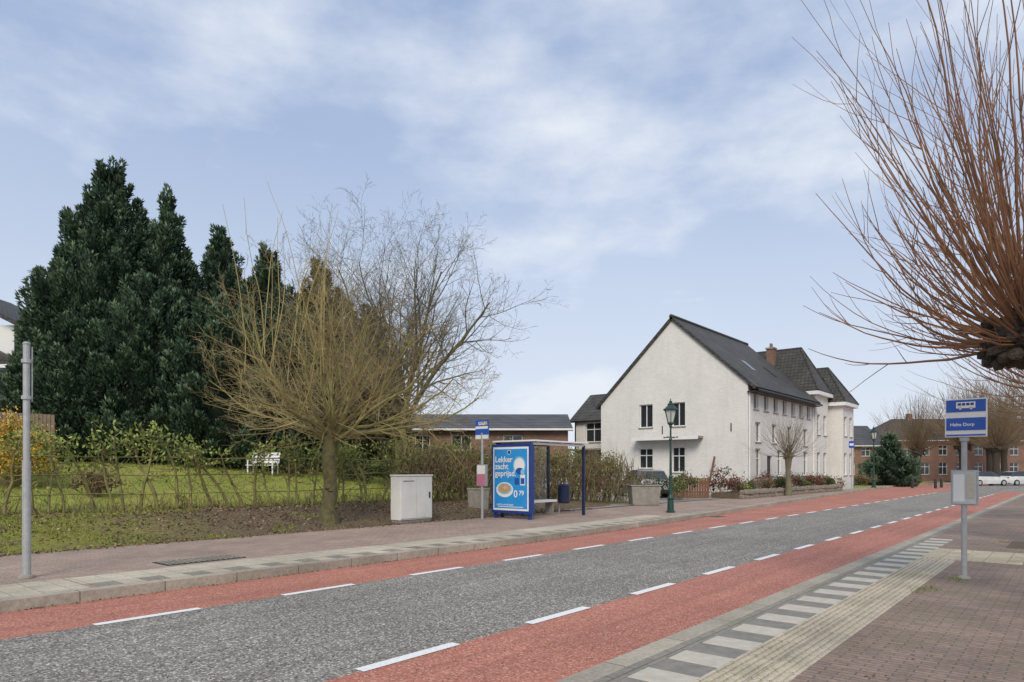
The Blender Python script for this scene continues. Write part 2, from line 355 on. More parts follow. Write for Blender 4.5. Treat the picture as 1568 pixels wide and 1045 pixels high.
def willow():
    ss,tt=10.8,15.3; gz=ground_z(ss,tt)-.05
    mb=MB()
    pts=np.array([(ss,tt,gz),(ss-.03,tt,gz+.4),(ss+.05,tt+.02,gz+1.1),(ss-.03,tt,gz+1.8),(ss+.1,tt-.02,gz+2.4),(ss+.12,tt,gz+2.75)])
    mb.tube(pts,[.30,.2,.17,.175,.22,.16],14,M_bark_m)
    for k in range(12):
        a=R(0,6.28); zz=R(0,2.3); s=R(.05,.1); mb.lathe(ss+.05+.15*math.cos(a),tt+.15*math.sin(a),[(gz+zz,.02),(gz+zz+s*.6,s),(gz+zz+s*1.4,s*.8),(gz+zz+s*2,.01)],7,M_bark_m)
    top=pts[4]
    cfg=dict(seg=[8,6,4,3],trop=[(0,0,.45),(0,0,.35),(0,0,.15),(0,0,.0)],jit=.11,taper=[.3,.3,.4,.5],sides=[6,4,3,3],
      mat=[M_stem,M_bark_y,M_bark_y,M_bark_o],kids=[12,7,4],f0=[.15,.15,.15],ang=[(20,60),(25,65),(30,70)],lr=[(.4,.65),(.3,.5),(.35,.6)],rr=[.40,.45,.6],up=.08)
    for k in range(19):
        a=k*2.4+R(-.3,.3); el=math.radians([8,30,52,72,22][k%5]+R(-8,8))
        L=R(3.2,4.3)
        grow(mb,top+np.array([.12*math.cos(a),.12*math.sin(a),R(-.2,.15)]),(math.cos(a)*math.cos(el),math.sin(a)*math.cos(el),math.sin(el)),L,R(.035,.065),0,cfg)
    for k in range(18):
        a=R(0,6.28); rr=R(.1,1.7); p=(ss+rr*math.cos(a)-.5,tt+rr*math.sin(a)+.3,gz+R(3.6,4.8))
        P=path(p,(R(-.15,.15),R(-.15,.15),1),R(2.0,4.6),9,(0,0,.3),.06); mb.tube(P,np.linspace(.017,.005,10),4,M_bark_y)
    for k in range(100):
        a=R(0,6.28); rr=R(.1,.4); el=R(-.3,.9)
        P=path((ss+rr*math.cos(a)*.8,tt+rr*math.sin(a)*.8,gz+R(2.2,3.0)),(math.cos(a)*math.cos(el),math.sin(a)*math.cos(el),math.sin(el)),R(1.2,2.9),6,(0,0,.1),.12)
        mb.tube(P,np.linspace(.011,.004,7),3,M_bark_o if k%3 else M_bark_y)
    mb.build('willow_tree',loc=(ss,tt,gz))
willow()
def bare_tree():
    x,y=site(-4.7,29); z=ground_z(x,y)-.1
    mb=MB()
    cfg=dict(seg=[10,8,6,4,3],trop=[(0,0,.25),(0,0,.5),(0,0,.3),(0,0,.1),(0,0,0)],jit=.09,taper=[.25,.25,.35,.45,.6],sides=[7,5,4,3,3],
      mat=[M_bark_m,M_bark_g,M_bark_g,M_bark_g,M_bark_g],kids=[11,8,6,2],f0=[.15,.12,.15,.2],ang=[(28,62),(30,65),(30,65),(30,60)],lr=[(.42,.64),(.38,.58),(.35,.6),(.4,.6)],rr=[.56,.58,.62,.8],up=.12)
    tr=np.array([(x,y,z),(x+.03,y,z+1),(x-.05,y,z+2.0),(x,y+.05,z+2.8)]); mb.tube(tr,[.36,.26,.24,.22],12,M_stem)
    for k in range(9):
        a=k*2.4+.5; el=math.radians([42,70,55,78,34,64,48,84,60][k]); L=[6.0,7.4,6.5,8.0,5.6,7,6.2,7.6,7][k]
        grow(mb,(x,y,z+R(1.9,2.9)),(math.cos(a)*math.cos(el),math.sin(a)*math.cos(el),math.sin(el)),L,R(.08,.13),0,cfg)
    mb.build('bare_tree',loc=(x,y,z))
bare_tree()
def pollard(name,x,y,z,h,r,n,L,m,head=.35,tw=3,sides=4,elr=(-.25,1.35),trunk=M_bark_d,thick=1.0,horiz=1.0,base=(0,0),fine=False):
    mb=MB(); bx,by=x+base[0],y+base[1]
    mb.tube([(bx,by,z-.1),(bx+.02,by,z+h*.3),(bx,by+.02,z+h*.65),(x*.55+bx*.45,y*.55+by*.45,z+h*.88),(x,y,z+h)],[r*1.4,r,r*.9,r*1.2,r*1.7],12,trunk)
    n1,n2=(22,34) if fine else (9,12)     # knobbly cut head
    V=[]
    for i in range(n1+1):
        ph=math.pi*i/n1
        for j in range(n2):
            a=j*2*math.pi/n2; q=Vector((math.sin(ph)*math.cos(a),math.sin(ph)*math.sin(a),math.cos(ph)))
            rr=head*(.66+.42*abs(noise.noise(q*2.6+Vector((x,y,0))))+.30*abs(noise.noise(q*6+Vector((y,x,2)))))
            V.append((x+q.x*rr,y+q.y*rr,z+h+q.z*rr*.72))
    mb.add(V,[(i*n2+j,(i+1)*n2+j,(i+1)*n2+(j+1)%n2,i*n2+(j+1)%n2) for i in range(n1) for j in range(n2)],trunk)
    for k in range(46 if fine else 8):    # pruned stubs
        a=R(0,6.28); el=R(-.7,1.3); d=np.array((math.cos(a)*math.cos(el),math.sin(a)*math.cos(el),math.sin(el))); p=np.array((x,y,z+h))+d*head*.6*(1,1,.75)
        q=R(.12,.3)*head; P=path(p,d,head*.3+q,4,(0,0,.3),.15); rs=R(.035,.075)*head/.5; mb.tube(P,[rs*1.4,rs,rs*.9,rs*1.15,rs*.8],8,trunk,cap=True)
    for k in range(n):
        a=R(0,6.28); el=elr[0]+(elr[1]-elr[0])*random.random()**.8; l=L*R(.5,1.1)*(horiz+(1-horiz)*min(1,max(0,el)/1.1))
        d=np.array((math.cos(a)*math.cos(el),math.sin(a)*math.cos(el),math.sin(el)))
        p=np.array((x,y,z+h))+d*head*R(.5,.9)
        P=path(p,d,l,10,(0,0,R(.5,1.6)*math.cos(el)+.1),.055); r0=(R(.007,.019)*L/4+.002)*thick
        mb.tube(P,np.linspace(r0,r0*.2,11),sides,m)
        for j in range(tw):
            i=random.randint(2,8); D=unit(P[i+1]-P[i]); an=R(.3,.8); dd=D*math.cos(an)+perp(D)*math.sin(an)
            Q=path(P[i],dd,l*R(.12,.4),5,(0,0,.4),.07); mb.tube(Q,np.linspace(max(.003,r0*.4),max(.0018,r0*.15),6),3,m)
    mb.build(name,loc=(x,y,z),smooth=False)
pollard('pollarded_tree',9.10,.38,Z,2.85,.14,250,4.2,M_bark_r,.46,tw=3,elr=(-.25,1.4),thick=.82,horiz=.52,base=(.40,-.48),fine=True)
pollard('pollarded_tree',17.0,.3,Z,3.0,.15,150,3.2,M_bark_r,.45,tw=3)
pollard('pollarded_tree',25.0,.4,Z,3.0,.15,150,3.8,M_bark_tw,.45,tw=3)
pollard('pollarded_tree',40.6,13.0,Z,2.3,.16,130,2.5,M_bark_g,.35,tw=5,trunk=M_bark_g,thick=.8)
for e,n,h,L in ((51.5,78,4.2,7.4),(57.4,82,4.4,7.6),(47.5,80,3.6,6.4),(62,86,5,8),(52.5,74,3.8,6.8)):
    x,y=site(e,n); pollard('pollarded_tree',x,y,0.1,h,.36,200,L,M_bark_tw,.9,tw=4,sides=3,elr=(.0,1.4),thick=1.3)
x,y=site(27.5,58); pollard('pollarded_tree',x,y,0,2.5,.2,110,2.8,M_bark_tw,.5,tw=4,sides=3)
def conifer(name,x,y,z,h,rad,nb,pw=.75,leafL=.225,seed=0,spike=1.0,m=M_conif,lpb=240):
    mb=MB()
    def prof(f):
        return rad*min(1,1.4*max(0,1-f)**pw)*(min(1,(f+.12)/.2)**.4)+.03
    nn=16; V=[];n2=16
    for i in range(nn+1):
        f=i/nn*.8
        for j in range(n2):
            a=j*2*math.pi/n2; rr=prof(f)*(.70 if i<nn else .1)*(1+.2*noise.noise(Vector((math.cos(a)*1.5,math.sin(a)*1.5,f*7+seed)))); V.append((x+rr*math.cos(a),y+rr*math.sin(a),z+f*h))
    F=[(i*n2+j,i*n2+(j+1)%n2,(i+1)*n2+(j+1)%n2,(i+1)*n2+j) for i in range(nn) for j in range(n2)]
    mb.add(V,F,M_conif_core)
    mb.tube([(x,y,z-.2),(x,y,z+h*.5),(x,y,z+h*.97)],[.3,.2,.03],8,M_bark_d)
    C=[];D=[];T=[]
    for k in range(nb):
        f=1-(1-(k+.5)/nb)**.62; f=min(.985,max(0,f+R(-.03,.03))); a=k*2.39996+R(-.35,.35)
        pr=prof(f)*(1+.35*noise.noise(Vector((math.cos(a)*1.5,math.sin(a)*1.5,f*7+seed))))
        o=np.array([math.cos(a),math.sin(a),0]); d=unit(o*(.65)+np.array([0,0,R(.5,1.5)*spike+f*.9]))
        bl=(.52+.22*pr)*R(.6,1.5); bw=bl*R(.26,.42)
        c0=np.array([x,y,z+f*h-.35*bl])+o*max(0,pr-bl*.55)
        n=int(lpb*R(.7,1.2)*(.5+.5*min(1,pr/2))); u=rng.uniform(0,1,n)**.8; th=rng.uniform(0,6.283,n)
        s1=unit(np.cross(d,[0,0,1])+1e-6); s2=np.cross(s1,d)
        w=bw*np.sqrt(u*(1-u)*4+.05)*(1.2-.85*u)*rng.uniform(.6,1.12,n)
        P=c0+d*(u*bl*1.4)[:,None]+s1*(w*np.cos(th))[:,None]+s2*(w*np.sin(th))[:,None]
        dirs=d*1.1+ (s1*np.cos(th)[:,None]+s2*np.sin(th)[:,None])*.55+rng.normal(0,.33,(n,3))
        C.append(P);D.append(dirs)
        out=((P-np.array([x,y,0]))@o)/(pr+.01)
        T.append(np.clip(.10+.48*u+.32*(out-.75)+.14*np.sin(th)+R(-.2,.2)+rng.normal(0,.15,n),0,1))  # clump shading put into the tone: inner leaves darker, bough tips lighter
    for q in range(5):    # leading shoots at the tip
        ox,oy=(0,0) if q==0 else (R(-.35,.35)*rad*.3,R(-.35,.35)*rad*.3); hh=h*(1.0 if q==0 else R(.90,.97)); u=rng.uniform(0,1,260)
        w=.42*(1-u)**.8+.02; th=rng.uniform(0,6.28,260)
        C.append(np.stack([x+ox+w*np.cos(th),y+oy+w*np.sin(th),z+hh-1.9+u*2.2],1)); D.append(np.stack([np.cos(th)*.6,np.sin(th)*.6,np.ones(260)],1)+rng.normal(0,.2,(260,3))); T.append(np.clip(rng.normal(.45,.2,260),0,1))
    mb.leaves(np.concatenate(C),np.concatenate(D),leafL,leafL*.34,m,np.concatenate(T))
    mb.build(name,loc=(x,y,z))
for e,n,h,r,nb,pw,mm in ((-19.3,33,14.6,3.7,540,.80,0),(-20.7,31.2,8.8,1.9,210,.7,0),(-18.6,30.5,7.4,2.3,200,.6,0),(-16.6,33,12.9,2.3,330,.85,0),(-14.3,33.5,11.5,2.4,300,.8,0),(-12.2,34,10.7,2.4,280,.8,0),(-16.3,30.8,8.4,2.4,230,.6,0),(-13.4,31,7.4,2.4,200,.6,0),
                      (-9.8,35,10.3,2.4,240,.7,1),(-7.6,35.5,8.6,1.8,170,.6,1),(-10.8,33.5,7.4,2.4,180,.55,0),(-8.2,34,4.6,2.0,120,.5,1)):
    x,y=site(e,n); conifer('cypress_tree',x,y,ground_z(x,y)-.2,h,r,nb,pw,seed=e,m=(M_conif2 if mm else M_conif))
x,y=site(37,67); conifer('spruce_tree',x,y,0,4.9,1.9,150,1.1,.3,spike=.3,lpb=120)
def shrub(name,x,y,z,rx,ry,h,m,n=1500,L=.12,twigs=0):
    mb=MB()
    for k in range(14+twigs):
        a=R(0,6.28); P=path((x+R(-.3,.3)*rx,y+R(-.3,.3)*ry,z),(math.cos(a)*rx*.6,math.sin(a)*ry*.6,h),h*R(.8,1.1),4,(0,0,.2),.12); mb.tube(P,np.linspace(.018,.005,5),3,M_bark_tw)
    cl=max(6,int(n/70)); C=[];T=[]
    for k in range(cl):
        a=R(0,6.28); q=math.sqrt(random.random()); e=R(.15,1)
        cx,cy=x+rx*q*math.cos(a)*.85,y+ry*q*math.sin(a)*.85; cz=z+h*(.3+.6*e*math.sqrt(max(0,1-q*q*.8)))
        s=R(.16,.3)*min(1.2,h+.3); P=np.array([cx,cy,cz])+rng.normal(0,s*.55,(70,3)); P[:,2]=np.maximum(P[:,2],z+.02)
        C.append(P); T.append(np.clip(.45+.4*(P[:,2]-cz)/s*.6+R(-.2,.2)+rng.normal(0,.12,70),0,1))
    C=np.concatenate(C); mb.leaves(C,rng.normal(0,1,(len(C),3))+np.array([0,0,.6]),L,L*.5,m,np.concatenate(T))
    mb.build(name,loc=(x,y,z))
for e,n,h,r in ((-15.9,21.5,2.2,1.2),(-15.0,20.6,1.5,1.0)):
    x,y=site(e,n); shrub('orange_shrub',x,y,ground_z(x,y),r,r,h,M_orange,6500,.08)
x,y=site(-12.5,20.5); shrub('dry_shrub',x,y,ground_z(x,y),.7,.7,1.0,M_litter,500,.12,30)
for i in range(16):
    x,y=site(-19+i*1.25+R(-.4,.4),30.3+R(-.6,1.2)); shrub('garden_shrub',x,y,ground_z(x,y)-.1,1.2,1.0,R(.7,1.6),M_shrub,900,.16)
# ------------------------------------------------------------------ espalier hedge
def hedge():
    mb=MB(); C=[];D=[];T=[]
    p0=np.array([1.0,19.95]); p1=np.array([27.0,16.1]); Ld=np.linalg.norm(p1-p0); u=(p1-p0)/Ld; sp=.42
    n=int(Ld/sp)
    for i in range(n):
        q=p0+u*(i*sp+R(-.12,.12))+np.array([-u[1],u[0]])*R(-.15,.15); z=ground_z(*q)-.05; H=1.85+R(-.2,.2)
        right=smooth(12,17,q[0])
        P=path((q[0],q[1],z),(R(-.15,.15),R(-.1,.1),1),H,7,(0,0,.1),.10); mb.tube(P,np.linspace(R(.03,.052),.02,8)*rng.uniform(.85,1.2,8),6,M_stem)
        for j in range(20+int(10*right)):
            k=random.choice((1,2,3,3,4,4,5,5,6,6,7,7)); d=np.array([u[0]*random.choice((-1,1)),u[1]*random.choice((-1,1))*.3,R(-.1,.9)])+rng.normal(0,.22,3)
            Q=path(P[k],d,R(.25,.8),5,(0,0,R(0,.9)),.2); mb.tube(Q,np.linspace(.012,.005,6),3,M_stem if random.random()<.6-.4*right else M_bark_tw)
            if (k>=5 or random.random()<.08) and random.random()>.35*right:
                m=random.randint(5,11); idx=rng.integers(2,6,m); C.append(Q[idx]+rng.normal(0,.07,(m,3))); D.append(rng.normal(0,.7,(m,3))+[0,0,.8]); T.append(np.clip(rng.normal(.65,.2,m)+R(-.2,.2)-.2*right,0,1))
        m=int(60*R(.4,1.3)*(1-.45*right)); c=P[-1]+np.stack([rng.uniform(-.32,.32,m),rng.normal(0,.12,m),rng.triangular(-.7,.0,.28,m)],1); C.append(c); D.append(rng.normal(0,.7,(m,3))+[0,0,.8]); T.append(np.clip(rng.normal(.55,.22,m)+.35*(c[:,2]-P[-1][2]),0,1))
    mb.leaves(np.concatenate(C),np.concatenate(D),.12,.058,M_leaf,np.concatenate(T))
    for i in range(700):
        s=random.random(); q=p0+(p1-p0)*s+np.array([R(-.2,.2),R(-.35,.35)]); z=ground_z(*q)
        P=path((q[0],q[1],z),(R(-.6,.6),R(-.3,.3),1),R(.2,.55),4,(0,0,.1),.2); mb.tube(P,np.linspace(.014,.005,5),3,M_bark_tw if i%2 else M_stem)
    for s0,hz in ((0,.45),(0,.95),(0,1.4)):
        pts=[(p0+(p1-p0)*a) for a in np.linspace(0,1,30)]
        mb.tube([(q[0],q[1],ground_z(*q)+hz+R(-.03,.03)) for q in pts],.014,4,M_stem)
    mb.build('espalier_hedge')
hedge()
mb=MB(); C=[];T=[]
for i in range(2200):
    s=R(0,1); q=np.array([15.0,17.6])*(1-s)+np.array([27.2,15.7])*s+np.array([R(-.2,.2),R(-.35,.35)])
    z=ground_z(*q); P=path((q[0],q[1],z+R(0,1.5)),(R(-.8,.8),R(-.3,.3),1),R(.5,1.1),5,(0,0,.2),.22); mb.tube(P,np.linspace(.017,.005,6),3,M_bark_tw if random.random()<.7 else M_stem)
    if random.random()<.16:
        m=7; idx=rng.integers(1,6,m); C.append(P[idx]+rng.normal(0,.07,(m,3))); T.append(np.clip(rng.normal(.4,.2,m),0,1))
C=np.concatenate(C); mb.leaves(C,rng.normal(0,1,C.shape)+[0,0,.4],.11,.055,M_leaf,np.concatenate(T)); mb.build('beech_hedge')
def scatter(name,n,x0,x1,y0,y1,m,L,W,up,tm,ts,cond=None):
    X=rng.uniform(x0,x1,n);Y=rng.uniform(y0,y1,n)
    keep=[i for i in range(n) if (cond is None or cond(X[i],Y[i]))]
    C=np.array([(X[i],Y[i],ground_z(X[i],Y[i])+.05*noise.noise(Vector((X[i]*.7,Y[i]*.7,0)))+.004) for i in keep])
    D=rng.normal(0,1,(len(C),3))*(1,1,.3)+[0,0,up]
    mb=MB(); mb.leaves(C,D,L,W,m,np.clip(rng.normal(tm,ts,len(C)),0,1)); mb.build(name)
hl=lambda x:19.95-(x-1)*.148
scatter('lawn_grass',38000,0,24,16,34,M_grass,.09,.025,1.8,.5,.2,lambda x,y:y>hl(x)+.1 and noise.noise(Vector((x*.9,y*.9,3)))>-.22)
scatter('verge_grass',24000,-2,12,14.3,20,M_grass,.06,.016,1.6,.4,.2,lambda x,y:y<hl(x) and noise.noise(Vector((x*.8,y*.8,8)))+ (7-x)*.12>.05)
scatter('leaf_litter',14000,-2,21,14.2,20.5,M_litter,.08,.045,.2,.5,.27,lambda x,y:y<hl(x)+.5)
X=rng.uniform(0,22,1300); mb=MB()
C=np.array([(x,14.25+rng.normal(0,.10),.12) for x in X]); mb.leaves(C,rng.normal(0,1,C.shape)*(1,1,.3)+[0,0,.6],.07,.03,M_litter,rng.uniform(.1,.9,len(C)))
C=np.array([(R(2,9),R(-3,1.2),Z) for x in range(160)]); mb.leaves(C,rng.normal(0,1,C.shape)*(1,1,.15)+[0,0,.15],.035,.02,M_litter,rng.uniform(.1,.9,len(C)))
C=np.array([(x,kt(x)-.02-abs(rng.normal(0,.03)),.003) for x in rng.uniform(1,24,700)]); mb.leaves(C,rng.normal(0,1,C.shape)*(1,1,.2)+[0,0,.3],.035,.018,M_litter,rng.uniform(0,.8,len(C)))
C=np.array([(x,NT+.02+abs(rng.normal(0,.03)),.003) for x in rng.uniform(3,24,500)]); mb.leaves(C,rng.normal(0,1,C.shape)*(1,1,.2)+[0,0,.3],.03,.016,M_litter,rng.uniform(0,.8,len(C)))
for cx,cy in ((9.6,1.5),(9.9,1.45),(17.2,1.2),(10.9,1.3)):
    C=np.array([cx,cy,Z])+rng.normal(0,.06,(40,3))*(1.8,1,0); mb.leaves(C,rng.normal(0,1,C.shape)*(1,1,.3)+[0,0,.8],.045,.01,M_grass,rng.uniform(.0,.5,len(C)))
mb.build('weeds')
# ------------------------------------------------------------------ buildings
class Fr:
    def __init__(s,o,da,di): s.o=np.array(o,float); s.a=np.array(da,float); s.i=np.array(di,float)
    def p(s,a,d,z): q=s.o+s.a*a+s.i*d; return (q[0],q[1],z)
    def box(s,mb,a0,a1,d0,d1,z0,z1,m):
        mb.hexa([s.p(a0,d0,z0),s.p(a1,d0,z0),s.p(a1,d1,z0),s.p(a0,d1,z0),s.p(a0,d0,z1),s.p(a1,d0,z1),s.p(a1,d1,z1),s.p(a0,d1,z1)],m)
def wall(O,fr,L,z0,z1,ops,m,dep=.14,frame=M_white,key='walls'):
    w=O[key]
    A=sorted(set([0,L]+[o[0] for o in ops]+[o[1] for o in ops])); Zs=sorted(set([z0,z1]+[o[2] for o in ops]+[o[3] for o in ops]))
    for a0,a1 in zip(A[:-1],A[1:]):
        for b0,b1 in zip(Zs[:-1],Zs[1:]):
            ca,cz=(a0+a1)/2,(b0+b1)/2
            if any(o[0]<ca<o[1] and o[2]<cz<o[3] for o in ops): continue
            w.quad(fr.p(a0,0,b0),fr.p(a1,0,b0),fr.p(a1,0,b1),fr.p(a0,0,b1),m)
    for o in ops:
        a0,a1,b0,b1=o[:4]; kind=o[4] if len(o)>4 else 'w'
        for q in (((a0,b0),(a1,b0)),((a1,b0),(a1,b1)),((a1,b1),(a0,b1)),((a0,b1),(a0,b0))):
            (p,r),(p2,r2)=q; w.quad(fr.p(p,0,r),fr.p(p2,0,r2),fr.p(p2,dep,r2),fr.p(p,dep,r),m)
        W=O['windows']; f=.055
        if kind=='d':
            fr.box(W,a0,a1,dep-.02,dep+.03,b0,b1,M_dark); continue
        fr.box(W,a0,a0+f,dep-.04,dep+.03,b0,b1,frame); fr.box(W,a1-f,a1,dep-.04,dep+.03,b0,b1,frame)
        fr.box(W,a0+f,a1-f,dep-.04,dep+.03,b0,b0+f,frame); fr.box(W,a0+f,a1-f,dep-.04,dep+.03,b1-f,b1,frame)
        c=(a0+a1)/2; fr.box(W,c-.025,c+.025,dep-.03,dep+.03,b0+f,b1-f,frame)
        if kind=='x': zc=b0+(b1-b0)*.65; fr.box(W,a0+f,c-.03,dep-.03,dep+.03,zc-.03,zc+.03,frame); fr.box(W,c+.03,a1-f,dep-.03,dep+.03,zc-.03,zc+.03,frame)
        W.quad(fr.p(a0+f,dep+.01,b0+f),fr.p(a1-f,dep+.01,b0+f),fr.p(a1-f,dep+.01,b1-f),fr.p(a0+f,dep+.01,b1-f),M_glass)
        fr.box(W,a0-.05,a1+.05,-.05,dep-.05,b0-.07,b0-.003,M_concrete)
def slope(mb,P,th,m,edge=None):
    P=[np.array(p,float) for p in P]; n=unit(np.cross(P[1]-P[0],P[3]-P[0])); n=n if n[2]>0 else -n
    lo=[p-n*th for p in P]; mb.hexa([tuple(p) for p in lo]+[tuple(p) for p in P],m)
def white_house():
    O=Obj('white_gabled_house',(39.6,15,0)); W,D=10.1,12.7; hr,hl_,ap,aw=6.75,6.05,11.1,4.85
    g=Fr((0,W),(0,-1),(1,0))
    cv=lambda w:W-w
    ops=[(cv(7.16),cv(6.2),4.35,5.85,'w'),(cv(4.84),cv(3.95),4.35,5.85,'w'),(cv(7.2),cv(6.2),1.7,3.0,'x'),(cv(4.84),cv(3.97),1.45,3.05,'x')]
    wall(O,g,W,0,6.0,ops,M_white_wall)
    O['walls'].poly([(0,W,6.0),(0,0,6.0),(0,0,hr),(0,aw,ap),(0,W,hl_)],M_white_wall)
    f=Fr((0,0),(1,0),(0,1)); so=[]
    for k in range(7): so.append((.9+k*1.72,1.7+k*1.72,5.25,6.25,'w'))
    for a,b in ((1.2,2.1),(5.0,5.9),(7.0,7.9),(10.4,11.4)): so.append((a,b,1.2,2.9,'x'))
    so.append((3.2,4.1,.15,2.5,'d')); 
    for a,b in ((1.2,2.1),(4.0,4.9),(7.0,7.9),(10.4,11.4)): so.append((a,b,3.3,4.5,'w'))
    wall(O,f,D,0,hr-.15,so,M_white_wall)
    O['walls'].quad((D,0,0),(D,W,0),(D,W,6),(D,0,6),M_white_wall); O['walls'].poly([(D,W,6.0),(D,0,6.0),(D,0,hr),(D,aw,ap),(D,W,hl_)],M_white_wall)
    O['walls'].quad((0,W,0),(D,W,0),(D,W,6),(0,W,6),M_white_wall)
    r=O['roof']; o=.12
    k1=(ap-hr)/aw; slope(r,[(-o,-.55,hr-.55*k1+.2),(D,-.55,hr-.55*k1+.2),(D,aw,ap+.2),(-o,aw,ap+.2)],.18,M_tile)
    k2=(ap-hl_)/(W-aw); slope(r,[(-o,W+.4,hl_-.4*k2+.2),(D,W+.4,hl_-.4*k2+.2),(D,aw,ap+.2),(-o,aw,ap+.2)],.18,M_tile)
    for k in range(40):
        r.tube([(-o+k*.32,aw,ap+.2),(-o+k*.32+.31,aw,ap+.215)],[.14,.12],8,M_tile,cap=True)
    for s in (4.0,8.0):
        y=1.6; z=hr+y*k1+.23; slope(r,[(s,y-.4,z-.4*k1),(s+.7,y-.4,z-.4*k1),(s+.7,y+.4,z+.4*k1),(s,y+.4,z+.4*k1)],.06,M_glass)
    t=O['gutter']; zz=hr-.55*k1+.02
    t.tube([(-o,-.62,zz),(D,-.62,zz)],.07,8,M_dark); t.box(-o+.01,D,-.5,-.003,zz-.1,zz-.05,M_dark)
    for s in (.12,12.5): t.tube([(s,-.06,0),(s,-.06,zz-.1)],.045,8,M_white)
    c=O['canopy']; g.box(c,cv(7.3),cv(2.75),-.75,-.003,3.55,3.68,M_concrete)
    g.box(c,cv(7.3),cv(2.75),-.78,-.753,3.48,3.70,M_white)
    c.tube([(-1.4,1.9,.1),(-.3,1.9,2.4)],.07,6,M_wood)
    for w_ in (1.0,5.5): O['wall_anchors'].box(-.03,-.003,w_-.03,w_+.03,3.9,4.4,M_dark)
    O.done()
white_house()
def hip(r,x0,x1,y0,y1,z,h,m,ins=None,o=.3):
    x0-=o;x1+=o;y0-=o;y1+=o; dx=x1-x0;dy=y1-y0; i=ins if ins is not None else min(dx,dy)*.5-.1
    if dx>=dy: a=(x0+i,(y0+y1)/2-.02,z+h);b=(x1-i,(y0+y1)/2-.02,z+h);c=(x1-i,(y0+y1)/2+.02,z+h);d=(x0+i,(y0+y1)/2+.02,z+h)
    else: a=((x0+x1)/2-.02,y0+i,z+h);b=((x0+x1)/2+.02,y0+i,z+h);c=((x0+x1)/2+.02,y1-i,z+h);d=((x0+x1)/2-.02,y1-i,z+h)
    A,B,C,D=(x0,y0,z),(x1,y0,z),(x1,y1,z),(x0,y1,z)
    r.add([A,B,C,D,a,b,c,d],[(0,1,5,4),(1,2,6,5),(2,3,7,6),(3,0,4,7),(4,5,6,7),(0,3,2,1)],m)
    for p,q in ((A,a),(B,b),(C,c),(D,d),(a,b),(b,c),(c,d)): r.tube([p,q],.08,6,m)
def white_villa(name,x0,y0,w,d,h,rh,chim=None):
    O=Obj(name,(x0,y0,0))
    f=Fr((0,0),(1,0),(0,1)); g=Fr((0,d),(0,-1),(1,0))
    n=max(2,int(w/1.6)); so=[]
    for k in range(n):
        a=(k+.5)*w/n; so+= [(a-.4,a+.4,1.2,2.9,'x'),(a-.4,a+.4,4.2,5.7,'x')]
    wall(O,f,w,0,h,so,M_white_wall)
    wall(O,g,d,0,h,[],M_white_wall)
    O['walls'].quad((w,0,0),(w,d,0),(w,d,h),(w,0,h),M_white_wall); O['walls'].quad((0,d,0),(w,d,0),(w,d,h),(0,d,h),M_white_wall)
    hip(O['roof'],0,w,0,d,h+.28,rh,M_tile)
    O['cornice'].box(-.3,w+.3,-.3,d+.3,h,h+.26,M_white)
    if chim:
        cx,cy,cz=chim; c=O['chimney']; c.box(cx-.28,cx+.28,cy-.28,cy+.28,h+.5,cz,M_brick); c.box(cx-.34,cx+.34,cy-.34,cy+.34,cz,cz+.12,M_concrete)
        for q in (-.12,.12): c.lathe(cx+q,cy,[(cz+.12,.09),(cz+.45,.07)],8,M_brick)
    O.done()
white_villa('white_villa',52.36,14.85,3.2,7.4,7.1,3.5,(.9,3.5,10.9))
white_villa('white_villa',55.95,13.9,3.2,8.0,6.5,2.9)
def annex():
    O=Obj('white_annex',(41.2,25.15,0)); g=Fr((0,3.2),(0,-1),(1,0))
    wall(O,g,3.2,0,5.3,[(.9,2.3,3.6,5.0,'x'),(.5,2.7,.15,2.3,'d')],M_white_wall)
    O['walls'].quad((0,3.2,0),(5,3.2,0),(5,3.2,5.3),(0,3.2,5.3),M_dark); O['walls'].poly([(0,3.2,5.3),(5,3.2,5.3),(2.5,3.2,7.2)],M_dark)
    r=O['roof']; slope(r,[(-.35,0,5.15),(-.35,3.5,5.15),(2.5,3.5,7.3),(2.5,0,7.3)],.15,M_tile); slope(r,[(5.3,0,5.15),(5.3,3.5,5.15),(2.5,3.5,7.3),(2.5,0,7.3)],.15,M_tile)
    O['posts'].box(-.03,-.003,.0,.1,0,5.1,M_dark); O['posts'].box(-.03,-.003,3.1,3.2,0,5.1,M_dark); O['posts'].box(-1.2,-.04,-.0,3.4,3.0,3.1,M_concrete)
    O.done()
annex()
ROT=-math.radians(50.2)
